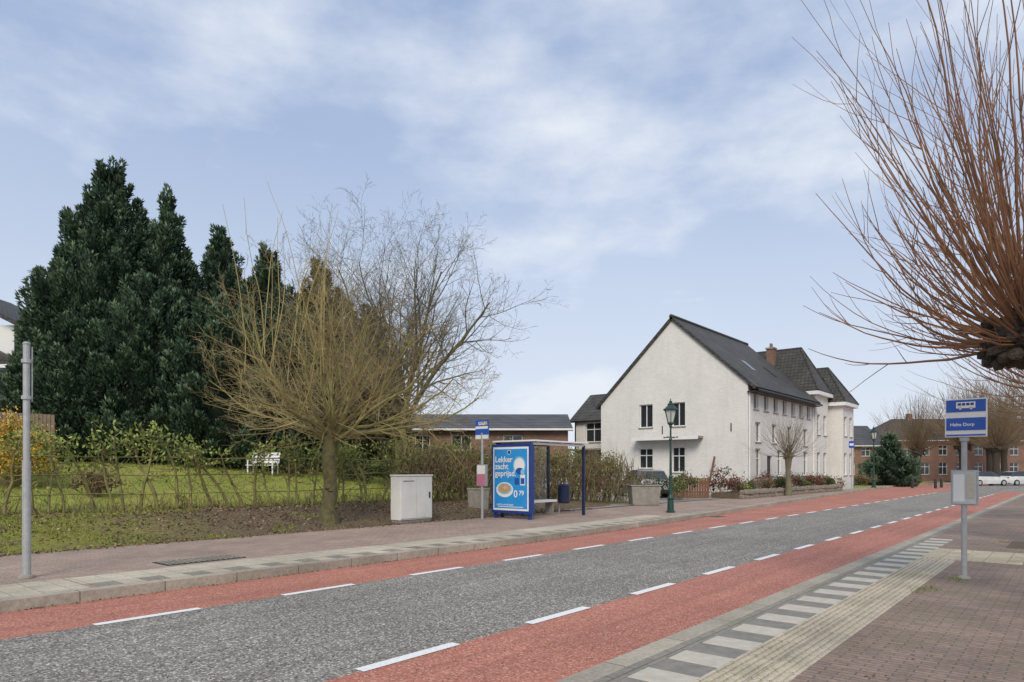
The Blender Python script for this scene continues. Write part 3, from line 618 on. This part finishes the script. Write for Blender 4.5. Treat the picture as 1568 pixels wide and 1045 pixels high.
def row_house(name,e,n,L,d,z0,eave,ridge,wallm,roofm,ops,hipped=False,chims=(),rot=0):
    x,y=site(e,n); O=Obj(name,(x,y,z0),ROT+rot); f=Fr((0,0),(1,0),(0,1))
    wall(O,f,L,0,eave,ops,wallm); w=O['walls']
    w.quad((0,0,0),(0,d,0),(0,d,eave),(0,0,eave),wallm); w.quad((L,0,0),(L,d,0),(L,d,eave),(L,0,eave),wallm); w.quad((0,d,0),(L,d,0),(L,d,eave),(0,d,eave),wallm)
    if hipped: hip(O['roof'],0,L,0,d,eave,ridge-eave,roofm)
    else:
        w.poly([(0,0,eave),(0,d,eave),(0,d/2,ridge-.15)],wallm); w.poly([(L,0,eave),(L,d,eave),(L,d/2,ridge-.15)],wallm)
        slope(O['roof'],[(-.3,-.4,eave-.1),(L+.3,-.4,eave-.1),(L+.3,d/2,ridge),(-.3,d/2,ridge)],.15,roofm); slope(O['roof'],[(-.3,d+.4,eave-.1),(L+.3,d+.4,eave-.1),(L+.3,d/2,ridge),(-.3,d/2,ridge)],.15,roofm)
    O['gutter'].box(-.3,L+.3,-.5,-.405,eave-.2,eave-.08,M_white if wallm is M_brick else M_dark)
    for cx in chims: O['chimney'].box(cx,cx+.6,d/2-.3,d/2+.3,ridge-.4,ridge+.8,M_brick)
    O.done()
row_house('brick_bungalow',-7.2,45,10.9,8,1.0,3.4,4.6,M_brick,M_tile2,[(3.2,4.5,1.9,2.9,'w'),(6.6,7.9,1.9,2.9,'w'),(.8,1.8,1.6,2.9,'w')])
ops=[]
for k in range(4): ops+= [(.8+k*1.9,1.9+k*1.9,.9,2.4,'x'),(.8+k*1.9,1.9+k*1.9,3.2,4.3,'x')]
row_house('brick_terrace_house',36.5,84,9,8,.1,4.6,7.2,M_brick,M_tile2,ops,False,(1,))
ops=[]
for k in range(8): ops+= [(.8+k*2.4,2.0+k*2.4,.9,2.5,'x'),(.8+k*2.4,2.0+k*2.4,3.5,4.8,'x')]
row_house('brick_terrace_house',49.5,92,24,8,.1,5.6,8.6,M_brick,M_tile,ops,True,(6,15))
def clad_house():
    x,y=site(-26.9,31); O=Obj('grey_clad_house',(x,y,1.5),ROT)
    f=Fr((0,0),(1,0),(0,1)); wall(O,f,4.0,0,4.9,[(1,2.6,1.5,3,'w')],M_cladding); O['walls'].quad((4.0,0,0),(4.0,7,0),(4.0,7,4.9),(4.0,0,4.9),M_cladding)
    for k in range(24): O['boards'].box(0,4.0,-.02,-.003,.2*k,.2*k+.17,M_cladding)
    slope(O['roof'],[(4.3,-.3,4.9),(4.3,7,4.9),(2.3,7,5.9),(2.3,-.3,5.9)],.15,M_tile); slope(O['roof'],[(0,-.3,4.9),(0,7,4.9),(2.3,7,5.9),(2.3,-.3,5.9)],.15,M_tile)
    O['fascia'].box(0,4.2,-.33,-.303,4.7,4.86,M_white)
    O['upper_storey'].box(-1,3.2,1.5,7,4.4,7.0,M_white); slope(O['upper_roof'],[(3.8,1.1,7.0),(3.8,7,7.0),(-1,7,9.4),(-1,1.1,9.4)],.2,M_tile)
    O.done()
clad_house()
def plank_fence(name,p0,p1,h0,m,scallop=False):
    mb=MB(); p0=np.array(p0);p1=np.array(p1);L=np.linalg.norm(p1-p0);u=(p1-p0)/L;n=int(L/.13); nn=np.array([-u[1],u[0]])
    fr=Fr(p0,u,nn)
    for i in range(n):
        a=i*.13; z=ground_z(*(p0+u*a)); s=.18*abs(math.sin(math.pi*a/1.8)) if scallop else 0
        fr.box(mb,a,a+.115,0,.025,z,z+h0-s+R(-.01,.01),m)
    for zz in (.3,h0-.45): fr.box(mb,0,L,.026,.07,ground_z(*p0)+zz,ground_z(*p0)+zz+.08,m)
    for i in range(int(L/1.8)+1): fr.box(mb,i*1.8-.05,i*1.8+.05,.072,.15,ground_z(*p0),ground_z(*p0)+h0+.05,m)
    mb.build(name,loc=(p0[0],p0[1],0))
plank_fence('wooden_fence',site(7.3,36.5),site(10.3,35.5),1.25,M_wood,True)
plank_fence('wooden_fence',site(-20.5,25),site(-17.4,26),1.9,M_greywood)
plank_fence('wooden_fence',site(-6,40),site(4,43),1.6,M_greywood)
mb=MB()
for i in range(95):
    x=34.5+i*.2; y=13.35+R(-.05,.05)
    for j in range(2):
        s=R(.13,.19); zz=.2+j*.24+R(-.03,.03)
        mb.lathe(x+R(-.05,.05),y,[(zz-s*.9,s*.5),(zz-s*.4,s),(zz+s*.3,s*.95),(zz+s*.8,s*.5)],6,M_stone)
mb.box(34.4,53.5,13.5,14.95,.1,.42,M_soil); mb.build('garden_stone_wall')
for i in range(17):
    m=[M_shrub,M_leaf,M_redshrub,M_litter][random.choice((0,0,1,2,3))]; shrub('garden_shrub',34.9+i*1.1,14.1+R(-.3,.3),.4,.6,.5,R(.4,1.1),m,700,.1)
for e,n,h in ((25.5,60,1.6),(27,63,1.3),(23.2,50,1.0),(30,66,1.4),(11.3,37.2,1.6),(33,64,1.2),(8.2,33.5,1.5)): 
    x,y=site(e,n); shrub('garden_shrub',x,y,.1,1.2,1.2,h,random.choice((M_shrub,M_redshrub,M_litter)),900,.14)
mb=MB()
for e0,e1,n,h in ((-70,130,150,7),(20,90,110,8)):
    C=[];T=[]
    for k in range(320):
        x,y=site(R(e0,e1),n+R(-6,6)); hh=h*R(.5,1.1); 
        P=np.array([x,y,hh*.45])+rng.normal(0,1,(80,3))*(1.6,1.6,hh*.22); C.append(P); T.append(np.clip(rng.normal(.45,.2,80),0,1))
    C=np.concatenate(C); mb.leaves(C,rng.normal(0,.5,C.shape)+[0,0,.8],.9,.16,M_litter,np.concatenate(T))
mb.build('distant_trees')
# ------------------------------------------------------------------ street furniture
O=Obj('utility_cabinet',(*site(-3.09,18.87),Z),0)
O['body'].box(0,1.215,0,.41,.08,1.30,M_cab); O['plinth'].box(.02,1.195,.02,.39,-.05,.078,M_concrete); O['lid'].box(-.02,1.235,-.02,.43,1.302,1.35,M_cab)
d=O['doors']; d.box(.03,.60,-.018,-.003,.12,1.26,M_cab); d.box(.612,1.185,-.018,-.003,.12,1.26,M_cab)
O['handle'].box(1.06,1.10,-.05,-.019,.68,.86,M_dark); O['vent'].box(.1,.5,-.022,-.019,1.16,1.18,M_dark)
O.done(bevel={'body':.015,'lid':.015,'doors':.006,'handle':.01})
x,y=site(-6.67,9.38); O=Obj('road_sign_pole',(x,y,Z))
O['pole'].tube([(0,0,-.1),(0,0,1.6)],.052,14,M_steel,cap=True); O['pole'].tube([(0,0,1.6),(0,0,3.2)],.042,14,M_steel,cap=True)
O['pole'].lathe(0,0,[(3.2,.045),(3.22,.05),(3.24,.03)],12,M_steel)
for z in (2.45,2.95): O['bracket'].lathe(0,0,[(z,.046),(z+.001,.062),(z+.05,.062),(z+.051,.046)],12,M_steel)
O['foot'].lathe(0,0,[(0,.11),(.03,.10),(.05,.055)],14,M_concrete)
O['sign'].box(.06,.068,-.02,.02,2.42,3.18,M_steel); O.done()
def text(body,size,m,parent,loc,name='lettering',rot=(math.pi/2,0,-math.pi/2),ext=.001,align='LEFT'):
    c=bpy.data.curves.new(name,'FONT'); c.body=body; c.size=size; c.extrude=ext; c.align_x=align; c.space_line=.85; c.materials.append(m); c.offset=size*.018
    o=bpy.data.objects.new(name,c); sc.collection.objects.link(o); o.parent=parent; o.location=loc; o.rotation_euler=rot; return o
def busicon(mb,cy,cz,w,h,x):
    mb.box(x-.004,x,cy-w/2,cy+w/2,cz-h*.35,cz+h*.5,M_white)
    for k in range(4): y=cy-w*.42+k*w*.22; mb.box(x-.006,x-.0045,y,y+w*.17,cz+h*.02,cz+h*.36,M_blue)
    for q in (-.28,.28): mb.tube([(x-.004,cy+q*w,cz-h*.38),(x,cy+q*w,cz-h*.38)],h*.16,12,M_white,cap=True)
x,y=site(6.16,9.3); O=Obj('bus_stop_sign',(x,y,Z))
O['pole'].tube([(0,0,-.05),(0,0,1.92)],.035,14,M_steel,cap=True); O['foot'].lathe(0,0,[(0,.09),(.02,.085),(.05,.04)],14,M_concrete)
f=O['flag']; f.box(-.02,.02,-.26,.22,1.93,2.45,M_white)
M_bb=mat('sign_blue',(.015,.085,.42),(.02,.10,.45),4,.4,spec=.5)
f.box(-.026,-.0205,-.245,.205,2.27,2.435,M_bb); f.box(-.026,-.0205,-.245,.205,2.02,2.19,M_bb)
busicon(f,-.02,2.355,.22,.10,-.0265)
f.box(-.026,-.0205,-.245,.205,1.945,1.965,M_bb)
c=O['timetable_case']; c.box(-.05,-.036,-.14,.13,1.02,1.46,M_lglass); c.box(-.036,.05,-.16,.15,1.0,1.48,M_steel); c.box(-.056,-.051,-.01,.12,1.05,1.42,M_white); c.box(-.056,-.051,-.12,-.03,1.1,1.42,M_flag_white)
O['pole'].lathe(0,0,[(1.87,.036),(1.875,.055),(1.92,.055)],12,M_steel)
e=O.done(bevel={'flag':.004,'timetable_case':.006})
text('Halte Dorp',.06,M_white,e,(-.027,.16,2.08))
x,y=site(-.9,20.6); O=Obj('bus_stop_sign',(x,y,Z))
O['pole'].tube([(0,0,-.05),(0,0,2.6)],.04,12,M_steel,cap=True)
f=O['flag']; f.box(-.02,.02,-.26,.26,2.55,2.98,M_bb); f.box(-.026,-.0205,-.25,.25,2.72,2.80,M_white); busicon(f,0,2.88,.26,.1,-.021); f.box(-.026,-.0205,-.25,.25,2.42,2.53,M_white); f.box(-.02,.02,-.26,.26,2.4,2.545,M_steel)
f.box(-.027,-.0205,-.22,-.14,2.84,2.94,mat('yellow_plate',(.7,.5,.02)))
c=O['timetable_case']; c.box(-.05,.04,-.18,.18,1.0,1.65,M_steel); c.box(-.056,-.051,-.16,.16,1.02,1.35,mat('pink_paper',(.55,.15,.25),(.5,.2,.3),30)); c.box(-.056,-.051,-.16,.16,1.36,1.62,M_white)
O.done(bevel={'flag':.004})
O=Obj('bus_shelter',(16.0,12.56,Z)); L=2.75; Wd=1.45
fr=O['frame']
for x_,y_ in ((L,0),(L,Wd),(L/2,Wd),(.35,Wd)): fr.box(x_-.04,x_+.04,y_-.04,y_+.04,0,2.28,M_navy)
fr.box(.06,L+.04,-.03,.02,2.24,2.30,M_white); fr.box(.06,L+.04,Wd-.03,Wd+.04,2.285,2.33,M_navy)
O['roof'].box(-.02,L+.12,-.12,Wd+.1,2.335,2.385,M_white)
for k in range(5): O['roof'].box(.2+k*.6,.24+k*.6,-.1,Wd-.05,2.305,2.334,M_white)
g=O['glass']; g.box(.42,L/2-.05,Wd-.005,Wd+.005,.25,2.15,M_clear); g.box(L/2+.05,L-.05,Wd-.005,Wd+.005,.25,2.15,M_clear)
for z_ in (.22,2.15): fr.box(.385,L-.045,Wd-.02,Wd+.02,z_-.025,z_+.0,M_steel)
p=O['poster_case']; p.box(-.09,.09,-.02,1.52,.16,2.27,M_blue)
p.box(-.096,-.0905,.05,1.45,.25,2.18,M_white); p.box(-.1,-.0965,.10,1.40,.31,2.12,M_sky_blue)
for y_ in (.08,1.42): p.box(-.05,.05,y_-.05,y_+.05,0,.158,M_blue)
b=O['bench']; b.box(1.0,2.45,.85,1.25,.43,.50,M_white); b.box(1.1,1.18,.9,1.2,0,.428,M_concrete); b.box(2.25,2.33,.9,1.2,0,.428,M_concrete)
a=O['poster_artwork']
M_br=mat('pancake_brown',(.45,.22,.08),(.6,.38,.18),18,.5); M_bl2=mat('pale_blue',(.25,.55,.75)); M_bl3=mat('deep_blue',(.02,.09,.38))
def disc(mb,x,y,z,ry,rz,m,n=28): mb.poly([(x,y+ry*math.cos(t*2*math.pi/n),z+rz*math.sin(t*2*math.pi/n)) for t in range(n)],m)
disc(a,-.102,.98,.88,.34,.23,M_white); disc(a,-.104,.98,.91,.28,.17,M_bl2); disc(a,-.106,.98,.92,.23,.13,M_br); disc(a,-.108,.93,.94,.10,.05,M_flag_light)
disc(a,-.102,.40,1.62,.24,.27,M_bl2); disc(a,-.104,.40,1.62,.2,.22,M_white); disc(a,-.106,.38,1.45,.16,.1,M_bl3)
a.box(-.104,-.102,.18,.36,1.02,1.34,M_white); a.box(-.107,-.1045,.20,.34,1.06,1.24,M_bl3); a.box(-.104,-.102,.41,.58,1.04,1.24,M_bl3)
disc(a,-.108,.27,1.42,.08,.09,M_bl2); disc(a,-.102,.80,2.02,.07,.07,M_white); disc(a,-.104,.80,2.02,.055,.055,M_blue)
a.box(-.102,-.1005,.25,1.25,.35,.37,M_white)
e=O.done(bevel={'roof':.01,'poster_case':.008})
text('Lekker\nzacht\ngeprijsd.',.25,M_white,e,(-.110,1.36,1.72))
text('0',.3,M_white,e,(-.103,.62,.66)); text('79',.2,M_white,e,(-.103,.42,.72)); text('ook bij u in de buurt',.08,M_white,e,(-.103,1.3,.40))
O=Obj('litter_bin',(19.1,13.6,Z)); O['body'].lathe(0,0,[(.35,.17),(.4,.21),(.95,.21),(1.0,.16)],14,M_navy); O['post'].tube([(0,.2,-.05),(0,.2,1.1)],.03,8,M_steel); O.done()
def lamp(x,y,z,k=1):
    O=Obj('street_lamp',(x,y,z)); p=O['post']
    p.lathe(0,0,[(0,.15),(.06,.15),(.08,.12),(.45,.105),(.5,.13),(.55,.09),(.62,.07),(1.2,.055),(1.25,.075),(1.3,.045),(2.5,.035),(2.55,.06),(2.6,.035),(2.95,.03),(3.0,.06),(3.05,.04)],12,M_green)
    p.tube([(-.25,0,2.62),(.25,0,2.62)],.018,6,M_green); p.tube([(0,-.25,2.62),(0,.25,2.62)],.018,6,M_green)
    for q in (-.25,.25): p.lathe(q,0,[(2.59,.01),(2.62,.035),(2.65,.01)],6,M_green); p.lathe(0,q,[(2.59,.01),(2.62,.035),(2.65,.01)],6,M_green)
    O['lantern_glass'].lathe(0,0,[(3.14,.10),(3.56,.21)],6,M_lglass)
    fr=O['lantern_frame']; fr.lathe(0,0,[(3.04,.05),(3.08,.12),(3.13,.12)],6,M_green)
    for i in range(6):
        a=i*math.pi/3+math.pi/6; fr.tube([(.105*math.cos(a),.105*math.sin(a),3.13),(.217*math.cos(a),.217*math.sin(a),3.57)],.014,5,M_green)
    fr.lathe(0,0,[(3.56,.25),(3.60,.26),(3.62,.22),(3.74,.10),(3.78,.11),(3.82,.05),(3.86,.06),(3.92,.012),(3.97,.02)],12,M_green)
    e=O.done(); e.scale=(k,k,k)
lamp(*site(5.53,23.8),Z,1.0); lamp(*site(30.2,57),Z,1.3)
def planter(x,y,r,k=1):
    O=Obj('concrete_planter',(x,y,Z),r); b=O['tub']
    V0=[(-.55,-.5,0),(.55,-.5,0),(.55,.5,0),(-.55,.5,0)]; V1=[(-.62,-.56,.8),(.62,-.56,.8),(.62,.56,.8),(-.62,.56,.8)]
    b.hexa(V0+V1,M_concrete); O['rim'].box(-.65,.65,-.59,.59,.803,.86,M_concrete); O['soil'].box(-.58,.58,-.52,.52,.861,.87,M_soil)
    for q in range(30):
        P=path((R(-.5,.5),R(-.4,.4),.86),(R(-.4,.4),R(-.4,.4),1),R(.3,.8),4,(0,0,.2),.2); O['planting'].tube(P,np.linspace(.01,.004,5),3,M_bark_tw)
    C=rng.uniform(-1,1,(300,3))*(.6,.5,.25)+[0,0,1.05]; O['planting'].leaves(C,rng.normal(0,1,(300,3)),.1,.05,M_shrub,rng.uniform(0,1,300)); e=O.done(bevel={'tub':.03,'rim':.02}); e.scale=(k,k,1)
planter(*site(5.6,29),ROT,1); planter(*site(-1.15,23.6),ROT,.6)
for e,n in ((35.2,60),(36.6,59),(39,62)):
    x,y=site(e,n); mb=MB(); mb.lathe(x,y,[(0,.12),(.75,.11),(.85,.08),(.9,.02)],12,M_dark); mb.build('bollard',loc=(x,y,0))
x,y=site(21.9,44); O=Obj('traffic_sign',(x,y,Z)); O['pole'].tube([(0,0,0),(0,0,3.4)],.03,8,M_steel,cap=True); O['plate'].box(-.055,-.035,-.16,.16,2.9,3.35,M_bb); O['plate'].box(-.059,-.0555,-.12,.12,3.05,3.2,M_white); O.done()
x,y=site(-10.6,29.0); O=Obj('garden_chair',(x,y,ground_z(x,y)),-.9)
for k in range(5): O['seat'].box(-.6,.6,-.3+k*.12,-.2+k*.12,.40,.43,M_white)
for k in range(4): O['backrest'].box(-.6,.6,.32+k*.04,.35+k*.04,.5+k*.12,.6+k*.12,M_white)
for sx in (-.55,.5):
    O['legs'].box(sx,sx+.05,-.28,-.22,0,.62,M_white); O['legs'].box(sx,sx+.05,.32,.38,0,.5,M_white); O['armrest'].box(sx-.01,sx+.06,-.3,.34,.622,.65,M_white)
O.done()
Lm=mat('tail_lamp',(.4,.02,.02),None,3,.3); Pl=mat('plate_yellow',(.7,.5,.03))
def car(x,y,z,rot,paint):
    O=Obj('parked_car',(x,y,z),rot); b=O['body']
    S=[(-2.1,.45,.62,.64,.70,.62),(-2.02,.25,.85,.90,.80,.70),(-1.9,.22,.92,.98,.84,.72),(-1.55,.2,.95,1.40,.86,.62),(-.9,.2,.95,1.47,.87,.64),(.1,.2,.93,1.46,.87,.64),(.45,.2,.92,1.38,.87,.62),(1.05,.2,.90,.94,.86,.74),(1.75,.22,.80,.83,.84,.70),(2.05,.28,.62,.66,.76,.60),(2.12,.42,.5,.52,.68,.55)]
    rings=[]
    for (sx,zl,zb,zt,wb,wt) in S:
        h=[(wb*.93,zl),(wb*1.0,(zl+zb)/2),(wb*.98,zb),(wt,zt)]
        rings.append([(sx,a,c) for a,c in h]+[(sx,-a,c) for a,c in h[::-1]])
    for i in range(len(S)-1):
        A,B=rings[i],rings[i+1]; tall=(S[i][3]-S[i][2]>.3)+(S[i+1][3]-S[i+1][2]>.3)
        for j in range(7):
            m=paint
            if j in (2,4) and tall: m=M_glass
            if j==3 and tall==1: m=M_glass
            b.quad(A[j],B[j],B[j+1],A[j+1],m)
        b.quad(A[7],B[7],B[0],A[0],M_dark)
    b.poly(rings[0],paint); b.poly(rings[-1],paint)
    for sx in (-1.3,1.35):
        for sy in (-1,1):
            O['wheels'].tube([(sx,sy*.70,.31),(sx,sy*.885,.31)],.31,18,M_rubber,cap=True); O['wheels'].tube([(sx,sy*.80,.31),(sx,sy*.892,.31)],.19,14,M_steel,cap=True)
    for sy in (-1,1): O['lights'].box(-2.06,-1.98,sy*.6-.1,sy*.6+.1,.7,.85,Lm); O['lights'].box(2.0,2.10,sy*.55-.12,sy*.55+.12,.56,.66,M_lglass)
    O['number_plate'].box(-2.12,-2.09,-.26,.26,.5,.61,Pl)
    O.done()
P_silver=mat('silver_paint',(.42,.43,.44),(.36,.37,.38),2,.25,metal=.4,spec=.6); P_white=mat('white_car',(.7,.7,.7),None,2,.25); P_redc=mat('red_car',(.35,.02,.02),None,2,.3); P_dk=mat('dark_car',(.04,.045,.05),None,2,.3)
car(*site(7.2,37.5),.14,math.radians(48),P_silver)
car(*site(29.0,60),.1,math.radians(10),P_dk); car(*site(31.5,66),.1,math.radians(0),P_redc)
for e,n,p in ((48.5,70,P_white),(53,71,P_white),(58,80,P_dk)):
    x,y=site(e,n); car(x,y,0,ROT+.1,p)
car(*site(2.2,39),ground_z(28,24),math.radians(50),P_white)
# ------------------------------------------------------------------ light, sky
W=bpy.data.worlds.new('World'); sc.world=W; W.use_nodes=True; t=W.node_tree; N=t.nodes; L=t.links
bg=N['Background']; out=N['World Output']
SE,SA=math.radians(42),math.radians(212)
sky=N.new('ShaderNodeTexSky'); sky.sky_type='NISHITA'; sky.sun_disc=False; sky.sun_elevation=SE; sky.sun_rotation=math.pi/2-SA
sky.air_density=1.2; sky.dust_density=1.5; sky.ozone_density=1.5
L.new(sky.outputs[0],bg.inputs[0]); bg.inputs[1].default_value=.13
g=N.new('ShaderNodeTexCoord').outputs['Generated']
mp=N.new('ShaderNodeMapping'); mp.inputs['Scale'].default_value=(1,1,2.2); mp.inputs['Location'].default_value=(.62,-.25,.3); L.new(g,mp.inputs[0])
n=nz(t,mp.outputs[0],2.4,8,.56)
n2=nz(t,mp.outputs[0],1.3,4,.5)
sp=N.new('ShaderNodeSeparateXYZ'); L.new(g,sp.inputs[0])
cf=math_(t,'MAXIMUM',maprange(t,n,.43,.68,.05,.95),maprange(t,sp.outputs[2],0,.55,.85,0))
base=mixc(t,maprange(t,n2,.38,.62),(.38,.50,.76),(.47,.58,.84))      # grey-blue veil of uneven thickness
hc=mixc(t,cf,base,(.83,.88,.95))
bg2=N.new('ShaderNodeBackground'); L.new(hc,bg2.inputs[0]); bg2.inputs[1].default_value=1.0
mx=N.new('ShaderNodeMixShader'); L.new(maprange(t,cf,0,1,.70,1),mx.inputs[0]); L.new(bg.outputs[0],mx.inputs[1]); L.new(bg2.outputs[0],mx.inputs[2]); L.new(mx.outputs[0],out.inputs[0])
sl=bpy.data.lights.new('sun','SUN'); sl.energy=2.5; sl.angle=math.radians(28); sl.color=(1,.91,.78)
so=bpy.data.objects.new('sun',sl); sc.collection.objects.link(so)
d=Vector((math.cos(SA)*math.cos(SE),math.sin(SA)*math.cos(SE),math.sin(SE))); so.rotation_euler=d.to_track_quat('Z','Y').to_euler(); so.location=d*50
cam=bpy.data.cameras.new('camera'); co=bpy.data.objects.new('camera',cam); sc.collection.objects.link(co); sc.camera=co
cam.lens=24; cam.sensor_width=36; cam.shift_y=.126; cam.clip_end=3000
co.location=(0,0,1.6); co.rotation_euler=(math.pi/2,0,-math.radians(50.2))
sc.view_settings.view_transform='Standard'; sc.view_settings.look='None'; sc.view_settings.exposure=0
